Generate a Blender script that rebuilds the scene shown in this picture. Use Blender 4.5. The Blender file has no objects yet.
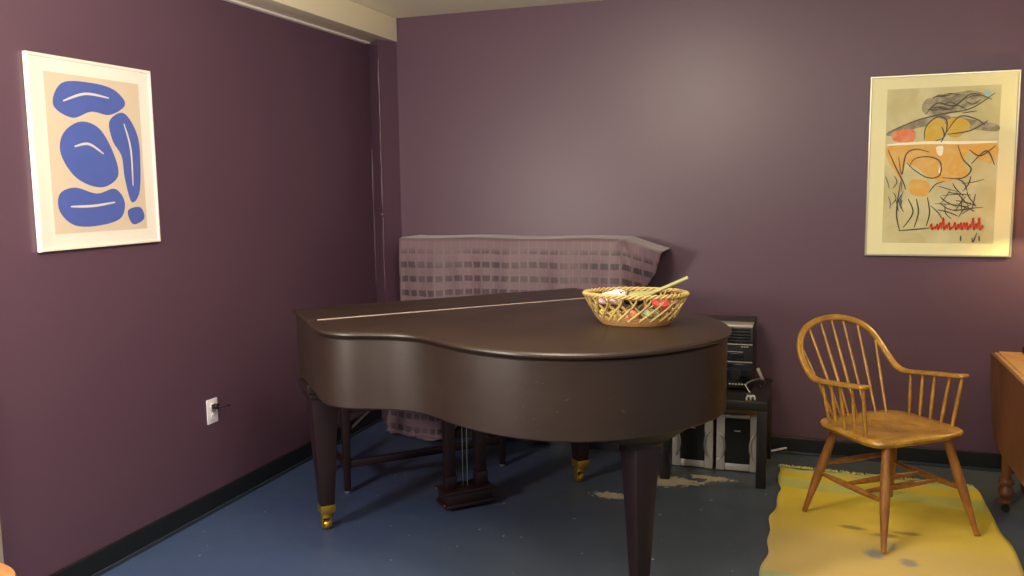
import bpy, bmesh, math, random
from mathutils import Vector, Matrix
random.seed(7)
C = bpy.context.scene.collection
PI = math.pi
X0, Y0, ZC = -2.732, 5.052, 2.62        # left wall, back wall, ceiling

# ------------------------------------------------------------------ helpers
def srgb(r, g, b):
    f = lambda c: (c / 255 / 12.92) if c / 255 <= 0.04045 else ((c / 255 + 0.055) / 1.055) ** 2.4
    return (f(r), f(g), f(b), 1)

class N:
    """tiny node-building helper"""
    def __init__(s, name):
        s.m = bpy.data.materials.new(name); s.m.use_nodes = True
        s.t = s.m.node_tree; s.b = s.t.nodes['Principled BSDF']
    def n(s, typ, **kw):
        nd = s.t.nodes.new(typ)
        for k, v in kw.items(): setattr(nd, k, v)
        return nd
    def put(s, sock, v):
        if isinstance(v, bpy.types.NodeSocket): s.t.links.new(v, sock)
        else: sock.default_value = v
    def math(s, op, a, b=0.0, c=0.0):
        nd = s.n('ShaderNodeMath', operation=op)
        s.put(nd.inputs[0], a); s.put(nd.inputs[1], b); s.put(nd.inputs[2], c)
        return nd.outputs[0]
    def mix(s, f, a, b):
        nd = s.n('ShaderNodeMix', data_type='RGBA')
        s.put(nd.inputs[0], f); s.put(nd.inputs[6], a); s.put(nd.inputs[7], b)
        return nd.outputs[2]
    def noise(s, scale, detail=4, vec=None, dist=0.0, rough=.5):
        nd = s.n('ShaderNodeTexNoise'); nd.inputs['Scale'].default_value = scale
        nd.inputs['Detail'].default_value = detail; nd.inputs['Distortion'].default_value = dist
        nd.inputs['Roughness'].default_value = rough
        s.put(nd.inputs['Vector'], vec if vec else s.obj())
        return nd.outputs['Fac']
    def obj(s): return s.n('ShaderNodeTexCoord').outputs['Object']
    def uv(s): return s.n('ShaderNodeTexCoord').outputs['UV']
    def sep(s, v):
        nd = s.n('ShaderNodeSeparateXYZ'); s.put(nd.inputs[0], v); return nd.outputs
    def scalev(s, v, xyz):
        nd = s.n('ShaderNodeVectorMath', operation='MULTIPLY'); s.put(nd.inputs[0], v)
        nd.inputs[1].default_value = xyz; return nd.outputs[0]
    def ramp(s, f, lo, hi):          # smooth 0..1 between lo and hi
        nd = s.n('ShaderNodeMapRange', interpolation_type='SMOOTHSTEP')
        s.put(nd.inputs[0], f); nd.inputs[1].default_value = lo; nd.inputs[2].default_value = hi
        return nd.outputs[0]
    def bump(s, h, strength=.2, dist=.01):
        nd = s.n('ShaderNodeBump'); nd.inputs['Strength'].default_value = strength
        nd.inputs['Distance'].default_value = dist; s.put(nd.inputs['Height'], h)
        s.t.links.new(nd.outputs[0], s.b.inputs['Normal'])
    def set(s, **kw):
        for k, v in kw.items():
            s.put(s.b.inputs[k.replace('_', ' ')], v)
        return s

def simple(name, col, rough=.5, metal=0.0, var=.12, scale=9, bump=0.0, coat=0.0, spec=.5):
    m = N(name)
    nz = m.noise(scale, 5)
    d = tuple(c * (1 - var) for c in col[:3]) + (1,); l = tuple(min(1, c * (1 + var)) for c in col[:3]) + (1,)
    m.set(Base_Color=m.mix(nz, d, l), Roughness=rough, Metallic=metal)
    m.b.inputs['Coat Weight'].default_value = coat
    m.b.inputs['Specular IOR Level'].default_value = spec
    if bump: m.bump(m.noise(scale * 12, 3), bump, .002)
    return m.m

def wood(name, dark, light, rough=.4, axis=(1, 1, 8), scale=6, coat=.0):
    m = N(name)
    v = m.scalev(m.obj(), axis)
    g = m.noise(scale, 6, v, dist=1.2)
    g2 = m.noise(scale * 7, 3, v)
    f = m.math('ADD', m.math('MULTIPLY', g, .75), m.math('MULTIPLY', g2, .3))
    m.set(Base_Color=m.mix(m.ramp(f, .3, .75), dark, light), Roughness=rough)
    m.b.inputs['Coat Weight'].default_value = coat
    m.b.inputs['Coat Roughness'].default_value = .25
    m.bump(g2, .06, .002)
    return m.m

def link(name, bm, mat, parent=None, smooth=40, recalc=True):
    if recalc: bmesh.ops.recalc_face_normals(bm, faces=bm.faces)
    me = bpy.data.meshes.new(name); bm.to_mesh(me); bm.free()
    o = bpy.data.objects.new(name, me); C.objects.link(o)
    for x in (mat if isinstance(mat, (list, tuple)) else [mat]): me.materials.append(x)
    if smooth:
        me.polygons.foreach_set('use_smooth', [True] * len(me.polygons))
        me.set_sharp_from_angle(angle=math.radians(smooth))
    if parent: o.parent = parent
    return o
def tag(o, label=None, cat=None, group=None, kind=None):
    if label: o['label'] = label
    if cat: o['category'] = cat
    if group: o['group'] = group
    if kind: o['kind'] = kind
    return o
def thing(name, label, cat, loc=(0, 0, 0), rz=0, group=None, rot=None):
    o = bpy.data.objects.new(name, None); C.objects.link(o)
    o.location = loc; o.rotation_euler = rot or (0, 0, rz); o.empty_display_size = .05
    return tag(o, label, cat, group)
def struct(name, bm, mat, smooth=0, **k):
    return tag(link(name, bm, mat, smooth=smooth, **k), kind='structure')

def box(bm, a, b, bev=0.0, mi=0):
    a, b = Vector(a), Vector(b)
    r = bmesh.ops.create_cube(bm, size=1)
    vs = r['verts']
    for v in vs:
        v.co = Vector(((a[i] + b[i]) / 2 + v.co[i] * (b[i] - a[i]) for i in range(3)))
    fs = set(f for v in vs for f in v.link_faces)
    for f in fs: f.material_index = mi
    if bev:
        es = list(set(e for v in vs for e in v.link_edges))
        bmesh.ops.bevel(bm, geom=es, offset=bev, segments=2, affect='EDGES', profile=.5)
    return vs
def taper(bm, c0, s0, c1, s1, bev=0.0, mi=0):
    """square post from centre c0 (half sizes s0) to centre c1 (half sizes s1)"""
    vs = []
    for c, s in ((c0, s0), (c1, s1)):
        for x, y in ((-1, -1), (1, -1), (1, 1), (-1, 1)):
            vs.append(bm.verts.new((c[0] + x * s[0], c[1] + y * s[1], c[2])))
    fs = [bm.faces.new(vs[i] for i in q) for q in ((0, 1, 2, 3), (4, 7, 6, 5), (0, 4, 5, 1), (1, 5, 6, 2), (2, 6, 7, 3), (3, 7, 4, 0))]
    for f in fs: f.material_index = mi
    if bev:
        es = list(set(e for v in vs for e in v.link_edges))
        bmesh.ops.bevel(bm, geom=es, offset=bev, segments=2, affect='EDGES', profile=.5)
def rings(bm, rs, cap=True, closed=True, mi=0):
    """rs: list of rings (lists of points); bridges them"""
    V = [[bm.verts.new(p) for p in r] for r in rs]
    n = len(V[0])
    for a, b in zip(V, V[1:]):
        for i in range(n if closed else n - 1):
            f = bm.faces.new((a[i], a[(i + 1) % n], b[(i + 1) % n], b[i])); f.material_index = mi
    if cap:
        for r in (V[0], V[-1]):
            f = bm.faces.new(r); f.material_index = mi
    return V
def lathe(bm, prof, c=(0, 0, 0), axis=(0, 0, 1), seg=20, mi=0):
    """prof: list of (radius, height)"""
    q = Vector((0, 0, 1)).rotation_difference(Vector(axis).normalized())
    rs = [[Vector(c) + q @ Vector((r * math.cos(2 * PI * k / seg), r * math.sin(2 * PI * k / seg), h)) for k in range(seg)] for r, h in prof]
    rings(bm, rs, mi=mi)
def tube(bm, pts, rad, seg=8, cap=True, flat=None, closed=False, mi=0):
    """sweep a circle (or ellipse rad*flat in the up direction) along pts"""
    pts = [Vector(p) for p in pts]; n = len(pts)
    if not isinstance(rad, (list, tuple)): rad = [rad] * n
    rs = []; up = None
    for i, p in enumerate(pts):
        if closed: t = pts[(i + 1) % n] - pts[i - 1]
        else: t = pts[min(i + 1, n - 1)] - pts[max(i - 1, 0)]
        t.normalize()
        if up is None:
            up = Vector((0, 0, 1)) if abs(t.z) < .9 else Vector((1, 0, 0))
        s = t.cross(up)
        if s.length < 1e-5: s = t.cross(Vector((0, 1, 0)))
        s.normalize(); up2 = s.cross(t).normalized()
        if not flat: up = up2
        fz = flat if flat else 1
        rs.append([p + s * rad[i] * math.cos(2 * PI * k / seg) + up2 * rad[i] * fz * math.sin(2 * PI * k / seg) for k in range(seg)])
    if closed: rs.append(rs[0])
    rings(bm, rs, cap=cap and not closed, mi=mi)
    if closed: bmesh.ops.remove_doubles(bm, verts=bm.verts, dist=1e-6)
def spline(pts, k=8, closed=False):
    """Catmull-Rom"""
    P = [Vector(p) for p in pts]; n = len(P); out = []
    for i in range(n if closed else n - 1):
        g = (lambda j: P[j % n]) if closed else (lambda j: P[max(0, min(n - 1, j))])
        p0, p1, p2, p3 = g(i - 1), g(i), g(i + 1), g(i + 2)
        for s in range(k):
            t = s / k
            out.append(.5 * ((2 * p1) + (p2 - p0) * t + (2 * p0 - 5 * p1 + 4 * p2 - p3) * t * t + (3 * p1 - p0 - 3 * p2 + p3) * t ** 3))
    if not closed: out.append(P[-1].copy())
    return out
def offset(poly, d):
    """inset closed CCW 2D polygon by d"""
    n = len(poly); out = []
    for i in range(n):
        a, b, c = poly[i - 1], poly[i], poly[(i + 1) % n]
        t1 = Vector((b[0] - a[0], b[1] - a[1])); t2 = Vector((c[0] - b[0], c[1] - b[1]))
        if t1.length < 1e-9: t1 = t2
        if t2.length < 1e-9: t2 = t1
        n1 = Vector((-t1.y, t1.x)).normalized(); n2 = Vector((-t2.y, t2.x)).normalized()
        m = (n1 + n2)
        if m.length < 1e-6: m = n1
        m.normalize(); k = d / max(.5, m.dot(n1))
        out.append((b[0] + m.x * k, b[1] + m.y * k))
    return out
def plane(bm, pts, mi=0):
    f = bm.faces.new([bm.verts.new(p) for p in pts]); f.material_index = mi; return f

# ------------------------------------------------------------------ materials
def wall_mat():
    m = N('purple wall paint')
    n1 = m.noise(1.3, 3); n2 = m.noise(160, 3)
    m.set(Base_Color=m.mix(n1, srgb(86, 62, 80), srgb(92, 66, 83)), Roughness=.40)
    m.b.inputs['Specular IOR Level'].default_value = .45
    m.bump(m.math('ADD', n2, m.math('MULTIPLY', m.noise(14, 3), 1.5)), .12, .002)
    return m.m
def floor_mat():
    m = N('worn blue floor paint')
    o = m.obj(); x, y, z = m.sep(o)
    base = m.mix(m.noise(1.6, 4), srgb(48, 63, 98), srgb(64, 79, 112))
    # greyer towards the right of the room, its yellow light put into the colour
    base = m.mix(m.ramp(m.math('ADD', x, m.math('MULTIPLY', m.noise(2.2, 3), .8)), -1.7, -.2), base, srgb(74, 83, 94))
    scuff = m.ramp(m.noise(5, 7, dist=.6, rough=.65), .6, .8)
    base = m.mix(m.math('MULTIPLY', scuff, .3), base, srgb(140, 150, 165))
    speck = m.ramp(m.noise(24, 3), .71, .73)
    base = m.mix(m.math('MULTIPLY', speck, .8), base, srgb(165, 170, 175))
    nz = m.noise(15, 7, dist=1.4, rough=.65)
    chip = None
    for cx, cy, rx, ry, k in ((-.66, 4.38, .17, .06, 1), (-.48, 4.47, .15, .04, .95), (-.93, 4.07, .09, .05, 1), (-.72, 4.33, .12, .07, 1),
                              (-.62, 3.2, .06, .12, .9), (.1, 4.93, .6, .06, .55), (-1.7, 3.16, .1, .05, .5), (.55, 3.2, .2, .1, .5)):
        dx = m.math('DIVIDE', m.math('SUBTRACT', x, cx), rx); dy = m.math('DIVIDE', m.math('SUBTRACT', y, cy), ry)
        r = m.math('SQRT', m.math('ADD', m.math('MULTIPLY', dx, dx), m.math('MULTIPLY', dy, dy)))
        v = m.math('SUBTRACT', m.math('ADD', k * .80, 0), m.math('ADD', m.math('MULTIPLY', r, .34), nz))
        chip = v if chip is None else m.math('MAXIMUM', chip, v)
    cf = m.ramp(chip, 0.0, .02)
    base = m.mix(cf, base, m.mix(m.noise(22, 3), srgb(170, 150, 112), srgb(200, 192, 170)))
    m.set(Base_Color=base, Roughness=m.math('ADD', .34, m.math('MULTIPLY', m.noise(7, 4), .22)))
    m.bump(m.noise(11, 5), .1, .004)
    return m.m
M = {}
M['wall'] = wall_mat(); M['floor'] = floor_mat()
M['ceiling'] = simple('cream ceiling paint', srgb(236, 230, 204), .7, var=.03, scale=2)
M['beam'] = simple('cream beam paint', srgb(248, 238, 206), .55, var=.03, scale=3)
M['base'] = simple('black baseboard vinyl', srgb(22, 26, 28), .35, var=.2, scale=3)
M['baseshoe'] = simple('blue overpainted baseboard foot', srgb(48, 58, 74), .4, var=.2, scale=5)
M['trimwhite'] = simple('worn white casing paint', srgb(150, 138, 128), .5, var=.3, scale=6)
M['silver'] = simple('brushed silver frame', srgb(205, 200, 180), .3, metal=.7, var=.05)
M['whiteframe'] = simple('white frame lacquer', srgb(236, 226, 216), .4, var=.03)
M['mat'] = simple('off white mount board', srgb(228, 220, 214), .7, var=.02)
M['creammat'] = simple('cream mount board', srgb(228, 222, 176), .7, var=.03)
M['brass'] = simple('tarnished brass', srgb(196, 160, 66), .32, metal=.9, var=.25, scale=30)
M['steel'] = simple('dull steel', srgb(170, 168, 165), .35, metal=.9, var=.15)
M['black'] = simple('black plastic', srgb(18, 17, 18), .35, var=.2)
M['blackgloss'] = simple('glossy black panel', srgb(10, 10, 12), .12, var=.2)
M['rubber'] = simple('black rubber', srgb(14, 14, 14), .6)
M['grille'] = simple('black speaker cloth', srgb(12, 12, 13), .85, var=.3, scale=60, bump=.4)
M['silverplastic'] = simple('silver plastic', srgb(176, 172, 160), .4, metal=.35, var=.06)
M['particle'] = simple('honey coloured speaker cabinet wood', srgb(150, 100, 45), .5, var=.2)
M['blackwood'] = simple('black brown laminate', srgb(20, 15, 13), .35, var=.2, scale=5)
def piano_mat():
    m = N('dark walnut brown satin finish')
    g = m.noise(5, 6, m.scalev(m.obj(), (1, 1, 5)), dist=.8)
    col = m.mix(g, srgb(36, 24, 19), srgb(49, 34, 26))
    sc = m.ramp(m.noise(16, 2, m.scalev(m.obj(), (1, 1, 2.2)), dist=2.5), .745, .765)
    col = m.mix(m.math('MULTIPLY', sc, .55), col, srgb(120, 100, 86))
    m.set(Base_Color=col, Roughness=m.math('ADD', .34, m.math('MULTIPLY', m.noise(4, 5), .16)))
    m.b.inputs['Specular IOR Level'].default_value = .6
    m.bump(m.noise(60, 4, m.scalev(m.obj(), (1, 1, 4))), .05, .002)
    return m.m
M['piano'] = piano_mat()
M['pianoleg'] = simple('dark mahogany leg finish', srgb(32, 15, 17), .42, var=.2, scale=7)
M['hinge'] = simple('worn pale piano hinge', srgb(150, 134, 130), .4, metal=.0, var=.1, scale=20)
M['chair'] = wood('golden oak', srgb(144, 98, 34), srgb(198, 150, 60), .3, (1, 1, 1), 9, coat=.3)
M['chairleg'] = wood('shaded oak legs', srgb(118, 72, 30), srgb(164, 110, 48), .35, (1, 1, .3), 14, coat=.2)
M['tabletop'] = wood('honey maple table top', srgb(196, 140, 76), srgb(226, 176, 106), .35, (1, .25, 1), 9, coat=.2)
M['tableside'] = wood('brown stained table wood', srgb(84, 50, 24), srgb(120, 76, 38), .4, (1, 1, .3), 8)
M['stool'] = wood('orange brown wood', srgb(150, 100, 58), srgb(180, 128, 80), .4, (.3, 1, 1), 8)
M['wicker'] = simple('pale wicker', srgb(184, 156, 98), .55, var=.25, scale=40)
M['wickerdark'] = simple('darker wicker', srgb(150, 110, 62), .6, var=.25, scale=40)

# ------------------------------------------------------------------ setting
bm = bmesh.new(); box(bm, (X0 - .3, -3.2, -.1), (3.6, Y0 + .15, 0)); struct('floor', bm, M['floor'])
bm = bmesh.new(); box(bm, (X0 - .3, -3.2, ZC), (3.6, Y0 + .15, ZC + .1)); struct('ceiling', bm, M['ceiling'])
bm = bmesh.new(); box(bm, (X0 - .15, Y0, 0), (3.6, Y0 + .15, ZC)); struct('wall_back', bm, M['wall'])
WY = 2.165                                             # the left wall ends at an opening here
bm = bmesh.new(); box(bm, (X0 - .15, WY, 0), (X0, Y0, ZC)); struct('wall_left', bm, M['wall'])
# boxed chase in the corner under the beam, with its worn taped edges
bm = bmesh.new()
poly = [(X0, 5.02), (-2.605, 4.905), (-2.548, Y0 - .001), (X0, Y0 - .001)]
rings(bm, [[(x, y, z) for x, y in poly] for z in (0, 2.475)])
ch = [(-2.605 + random.uniform(-.002, .002), 4.905 + random.uniform(-.002, .002), .9 + k * .05) for k in range(30)]
tube(bm, ch, [.004 + random.uniform(-.002, .003) for _ in ch], 6)
ch = [(X0 + .004, 5.012 + random.uniform(-.002, .002), .9 + k * .06) for k in range(16)]
tube(bm, ch, [.003 + random.uniform(-.0015, .002) for _ in ch], 6)
bmesh.ops.create_uvsphere(bm, u_segments=10, v_segments=8, radius=.015, matrix=Matrix.Translation((-2.607, 4.906, 1.38)))
struct('trim_1', bm, M['wall'], smooth=30)
bm = bmesh.new(); box(bm, (X0, -3.2, 2.472), (-2.542, Y0, ZC), .004)
struct('trim_2', bm, M['beam'], smooth=30)
bm = bmesh.new(); box(bm, (X0, WY, 2.462), (X0 + .03, 4.99, 2.474), .002)
struct('trim_3', bm, M['mat'])
bm = bmesh.new(); box(bm, (X0 - .16, WY - .09, 0), (X0 + .012, WY, 2.1), .004)
struct('trim_4', bm, M['trimwhite'])
def skirting(name, pts_dir):
    bm = bmesh.new()
    if pts_dir == 'left':
        box(bm, (X0, WY, 0), (X0 + .02, 5.0, .094), .003)
        box(bm, (X0 + .018, WY, 0), (X0 + .034, 5.0, .014), .003, mi=1)
    else:
        box(bm, (-2.545, Y0 - .02, 0), (3.6, Y0, .094), .003)
        box(bm, (-2.545, Y0 - .034, 0), (3.6, Y0 - .018, .014), .003, mi=1)
    struct(name, bm, [M['base'], M['baseshoe']])
skirting('baseboard_left', 'left'); skirting('baseboard_back', 'back')

# ------------------------------------------------------------------ grand piano
U = Vector((.6959, .7181)); AX = Vector((-2.086, 3.271))
PA = math.radians(45.908)
piano = thing('grand_piano', 'dark brown baby grand piano with closed lid in the corner of the purple room', 'piano', (AX.x, AX.y, 0), PA)
# outline as (u, v): u along the keyboard from treble to bass, v towards the tail.  local = (u, -v)
tre = [(-.075, -.15), (-.085, .05), (-.098, .25), (-.112, .42), (-.100, .52), (-.045, .605), (.05, .67), (.125, .73),
       (.175, .80), (.200, .88), (.215, .965), (.243, 1.07), (.288, 1.175), (.362, 1.292), (.463, 1.385), (.578, 1.447), (.71, 1.478),
       (.877, 1.473), (1.035, 1.44), (1.155, 1.385), (1.26, 1.29), (1.34, 1.15), (1.395, .98), (1.42, .8), (1.43, .5), (1.43, .1), (1.43, -.15)]
sp = spline([(a, b, 0) for a, b in tre], 5)
OUT = [(p.x, -p.y) for p in sp]          # going treble-front -> tail -> bass-front : CCW in (u,-v)?
area = sum(OUT[i][0] * OUT[(i + 1) % len(OUT)][1] - OUT[(i + 1) % len(OUT)][0] * OUT[i][1] for i in range(len(OUT)))
if area < 0: OUT.reverse()
def prof_prism(bm, poly, prof, mi=0):
    rings(bm, [[(x, y, z) for x, y in (offset(poly, d) if abs(d) > 1e-9 else poly)] for d, z in prof], mi=mi)
def clip(poly, vmin=None, vmax=None):
    """keep local y range  (y=-v)"""
    out = []
    def ins(p): return (vmin is None or -p[1] >= vmin - 1e-9) and (vmax is None or -p[1] <= vmax + 1e-9)
    lim = vmin if vmin is not None else vmax
    for i in range(len(poly)):
        a, b = poly[i], poly[(i + 1) % len(poly)]
        if ins(a): out.append(a)
        if ins(a) != ins(b):
            t = (-lim - a[1]) / (b[1] - a[1]); out.append((a[0] + t * (b[0] - a[0]), -lim))
    return out
HV = .245
LIDP = [(.010, .984), (.003, .987), (0, .993), (.001, .999), (.006, 1.004), (.012, 1.006)]
bm = bmesh.new(); prof_prism(bm, clip(OUT, vmin=HV + .003), LIDP); lid = link('lid', bm, M['piano'], piano, 30)
bm = bmesh.new(); prof_prism(bm, clip(OUT, vmax=HV - .003), LIDP); link('front_lid', bm, M['piano'], piano, 30)
bm = bmesh.new(); tube(bm, [(-.055, -HV, 1.0035), (1.41, -HV, 1.0035)], .0045, 8); link('hinge', bm, M['hinge'], piano)
# rim : wall of the case, open inside at the keyboard side
rimo = offset(OUT, .016); rimp = clip(rimo, vmin=-.14)
bm = bmesh.new()
prof_prism(bm, rimp, [(.012, .701), (.004, .702), (0, .707), (0, .972), (.004, .977), (.012, .9835)])
link('rim', bm, M['piano'], piano, 30)
# fallboard / key slip on the keyboard side (faces the back wall)
bm = bmesh.new(); box(bm, (-.02, .127, .715), (1.35, .155, .80), .006); link('key_slip', bm, M['piano'], piano)
bm = bmesh.new(); box(bm, (-.02, .127, .81), (1.35, .150, .965), .01); link('fallboard', bm, M['piano'], piano)
bm = bmesh.new(); box(bm, (-.05, -.25, .672), (1.38, .125, .704), .005)
link('keybed', bm, M['pianoleg'], piano)
# braces under the case
bm = bmesh.new()
for a, b in (((.25, -.3), (.75, -1.3)), ((.7, -.3), (.8, -1.3)), ((1.15, -.3), (.88, -1.3))):
    tube(bm, [(a[0], a[1], .69), (b[0], b[1], .69)], .03, 4)
link('brace', bm, M['pianoleg'], piano)
def piano_leg(u, v, s=1.0, plinth=.082):
    L = bmesh.new(); c = (u, -v)
    box(L, (u - plinth, -v - plinth, .655), (u + plinth, -v + plinth, .703), .006)
    box(L, (u - plinth * .88, -v - plinth * .88, .628), (u + plinth * .88, -v + plinth * .88, .656), .008)
    taper(L, (u, -v, .115), (.031 * s, .031 * s), (u, -v, .63), (.060 * s, .060 * s), .004)
    leg = link('leg', L, M['pianoleg'], piano, 30)
    b = bmesh.new()
    taper(b, (u, -v, .085), (.033 * s, .033 * s), (u, -v, .125), (.035 * s, .035 * s), .003)
    lathe(b, [(.012, .06), (.026, .064), (.028, .084), (.012, .09)], (u, -v, 0))
    box(b, (u - .022, -v - .004, .012), (u - .014, -v + .03, .07), .002)
    box(b, (u + .014, -v - .004, .012), (u + .022, -v + .03, .07), .002)
    lathe(b, [(.004, -.013), (.02, -.013), (.0235, -.008), (.0235, .008), (.02, .013), (.004, .013)], (u, -v + .012, .0235), (1, 0, 0))
    cst = link('caster', b, M['brass'], leg, 40); cst['label'] = 'brass caster cup and wheel'
    return leg
piano_leg(.005, .025); piano_leg(1.345, .035); piano_leg(.822, 1.32, .86, .07)
# plinth pieces joining tail leg to the case
bm = bmesh.new(); taper(bm, (.815, -1.31, .645), (.075, .075), (.80, -1.28, .704), (.19, .14), .006)
link('leg_plate', bm, M['pianoleg'], piano)
# pedal lyre
lyre = bmesh.new()
lu, lv = .685, .045
box(lyre, (lu - .13, -lv - .07, .085), (lu + .13, -lv + .07, .10), .004)
box(lyre, (lu - .118, -lv - .06, .035), (lu + .118, -lv + .06, .086), .003)
box(lyre, (lu - .13, -lv - .07, .018), (lu + .13, -lv + .07, .036), .004)
ly = link('pedal_lyre', lyre, M['pianoleg'], piano, 30)
b = bmesh.new(); box(b, (lu - .12, -lv - .055, .65), (lu + .12, -lv + .055, .671), .004); link('top_block', b, M['pianoleg'], ly)
for s in (-1, 1):
    b = bmesh.new()
    taper(b, (lu + s * .082, -lv, .15), (.024, .024), (lu + s * .082, -lv, .655), (.026, .026), .003)
    taper(b, (lu + s * .082, -lv, .099), (.028, .028), (lu + s * .082, -lv, .165), (.030, .030), .004)
    link('post', b, M['pianoleg'], ly, 30)
for s in (-.012, .012):
    b = bmesh.new(); tube(b, [(lu + s, -lv, .1), (lu + s, -lv, .655)], .002, 6); link('rod', b, M['steel'], ly)
for s in (-.06, 0, .06):
    b = bmesh.new()
    pts = spline([(lu + s, -lv + .05, .065), (lu + s, -lv + .10, .066), (lu + s, -lv + .15, .058), (lu + s, -lv + .185, .045)], 4)
    tube(b, pts, [.007] * 6 + [.010, .012, .013, .014, .014, .012, .008], 8, flat=.4); link('pedal', b, M['brass'], ly)
# brass knobs at the near corner of the lyre box
for z in (.093, .037):
    b = bmesh.new(); lathe(b, [(.002, 0), (.006, .002), (.006, .006), (.002, .009)], (lu - .129, -lv - .055 + (.1 if z > .05 else 0), z), (-1, 0, 0), 10)
    link('brass_knob', b, M['brass'], ly)

# ------------------------------------------------------------------ piano bench
bench = thing('piano_bench', 'dark wooden bench pushed under the far, keyboard side of the grand piano', 'bench', (AX.x, AX.y, 0), PA)
b0u, b1u, b0v, b1v = .22, 1.10, -.40, -.76
bm = bmesh.new(); box(bm, (b0u - .03, -b0v - .03, .485), (b1u + .03, -b1v + .03, .515), .008); link('seat', bm, M['pianoleg'], bench, 30)
bm = bmesh.new()
box(bm, (b0u, -b0v - .012, .415), (b1u, -b0v + .012, .486), .002); box(bm, (b0u, -b1v - .012, .415), (b1u, -b1v + .012, .486), .002)
box(bm, (b0u - .012, -b0v, .415), (b0u + .012, -b1v, .486), .002); box(bm, (b1u - .012, -b0v, .415), (b1u + .012, -b1v, .486), .002)
# curved brackets of the apron
for u_, s in ((b0u, 1), (b1u, -1)):
    for v_ in (b0v, b1v):
        pts = [(u_ + s * (.02 + .11 * math.sin(a)), -v_, .415 - .10 * (1 - math.cos(a)) if False else .415 - .09 + .09 * math.sin(a)) for a in [k * PI / 2 / 6 for k in range(7)]]
        tube(bm, pts, .012, 6)
link('apron', bm, M['pianoleg'], bench, 30)
for u_ in (b0u, b1u):
    for v_ in (b0v, b1v):
        b = bmesh.new(); taper(b, (u_, -v_, .012), (.015, .015), (u_, -v_, .486), (.022, .022), .003)
        lg = link('leg', b, M['pianoleg'], bench, 30)
        b = bmesh.new(); lathe(b, [(.006, 0), (.016, .002), (.017, .008), (.012, .013)], (u_, -v_, 0)); g = link('glide', b, M['steel'], lg)
bm = bmesh.new(); box(bm, (b0u, -b0v - .012, .13), (b1u, -b0v + .012, .17), .004); link('stretcher', bm, M['pianoleg'], bench)
for u_ in (b0u, b1u):
    bm = bmesh.new(); box(bm, (u_ - .011, -b0v, .13), (u_ + .011, -b1v, .165), .004); link('stretcher', bm, M['pianoleg'], bench)

# ------------------------------------------------------------------ draped cloth and what it covers
cab = thing('upright_cabinet', 'dark tall cabinet hidden beneath the purple checked cloth against the back wall', 'cabinet', (-1.7, 4.88, 0))
bm = bmesh.new(); box(bm, (-.67, -.11, .05), (.67, .15, 1.20), .008); link('body', bm, M['blackwood'], cab, 30)
bm = bmesh.new(); box(bm, (-.69, -.125, 1.20), (.69, .155, 1.232), .008); link('top', bm, M['blackwood'], cab, 30)
bm = bmesh.new(); box(bm, (-.66, -.10, 0), (.66, .14, .05)); link('plinth', bm, M['blackwood'], cab)
for s in (-1, 1):
    bm = bmesh.new(); box(bm, (s * .335 - .31, -.122, .1), (s * .335 + .31, -.108, 1.15), .004); link('door', bm, M['blackwood'], cab)
def cloth_mat():
    m = N('purple grey checked cloth')
    x, y, z = m.sep(m.uv())
    nz = m.noise(3.2, 3, m.uv()); nz2 = m.noise(40, 3, m.uv())
    base = m.mix(nz, srgb(88, 68, 77), srgb(116, 90, 101))
    # rows of dark woven blocks on the hanging front
    wob = m.math('MULTIPLY', m.math('SUBTRACT', m.noise(4, 2, m.uv()), .5), .02)
    yy = m.math('ADD', y, wob)
    fr = m.math('FRACT', m.math('DIVIDE', m.math('SUBTRACT', yy, .052), .086))
    row = m.math('MULTIPLY', m.ramp(fr, .04, .12), m.math('SUBTRACT', 1.0, m.ramp(fr, .46, .54)))
    fx = m.math('FRACT', m.math('DIVIDE', m.math('ADD', x, m.math('MULTIPLY', wob, 2.5)), .060))
    col = m.math('MULTIPLY', m.ramp(fx, .06, .16), m.math('SUBTRACT', 1.0, m.ramp(fx, .84, .95)))
    blk = m.math('MULTIPLY', m.math('MULTIPLY', row, col), m.ramp(y, .05, .1))
    amt = m.ramp(m.noise(2.6, 2, m.scalev(m.uv(), (1, .6, 1))), .36, .6)
    blk = m.math('MULTIPLY', blk, m.math('ADD', .20, m.math('MULTIPLY', amt, .65)))
    base = m.mix(blk, base, srgb(40, 28, 38))
    thr = m.math('MULTIPLY', m.ramp(m.math('FRACT', m.math('DIVIDE', x, .054))  , .9, .97), .10)
    base = m.mix(thr, base, srgb(180, 150, 160))
    m.set(Base_Color=base, Roughness=.55)
    m.b.inputs['Sheen Weight'].default_value = .35
    m.bump(m.math('ADD', nz2, m.math('MULTIPLY', blk, .8)), .3, .003)
    return m.m
M['cloth'] = cloth_mat()
bm = bmesh.new(); uvl = bm.loops.layers.uv.new('UVMap')
NS, NT = 120, 80
TOPZ, FY, BY = 1.243, 4.745, 5.043
xs0, xs1 = -2.405, -.79
grid = []; TD = BY - FY
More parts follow.
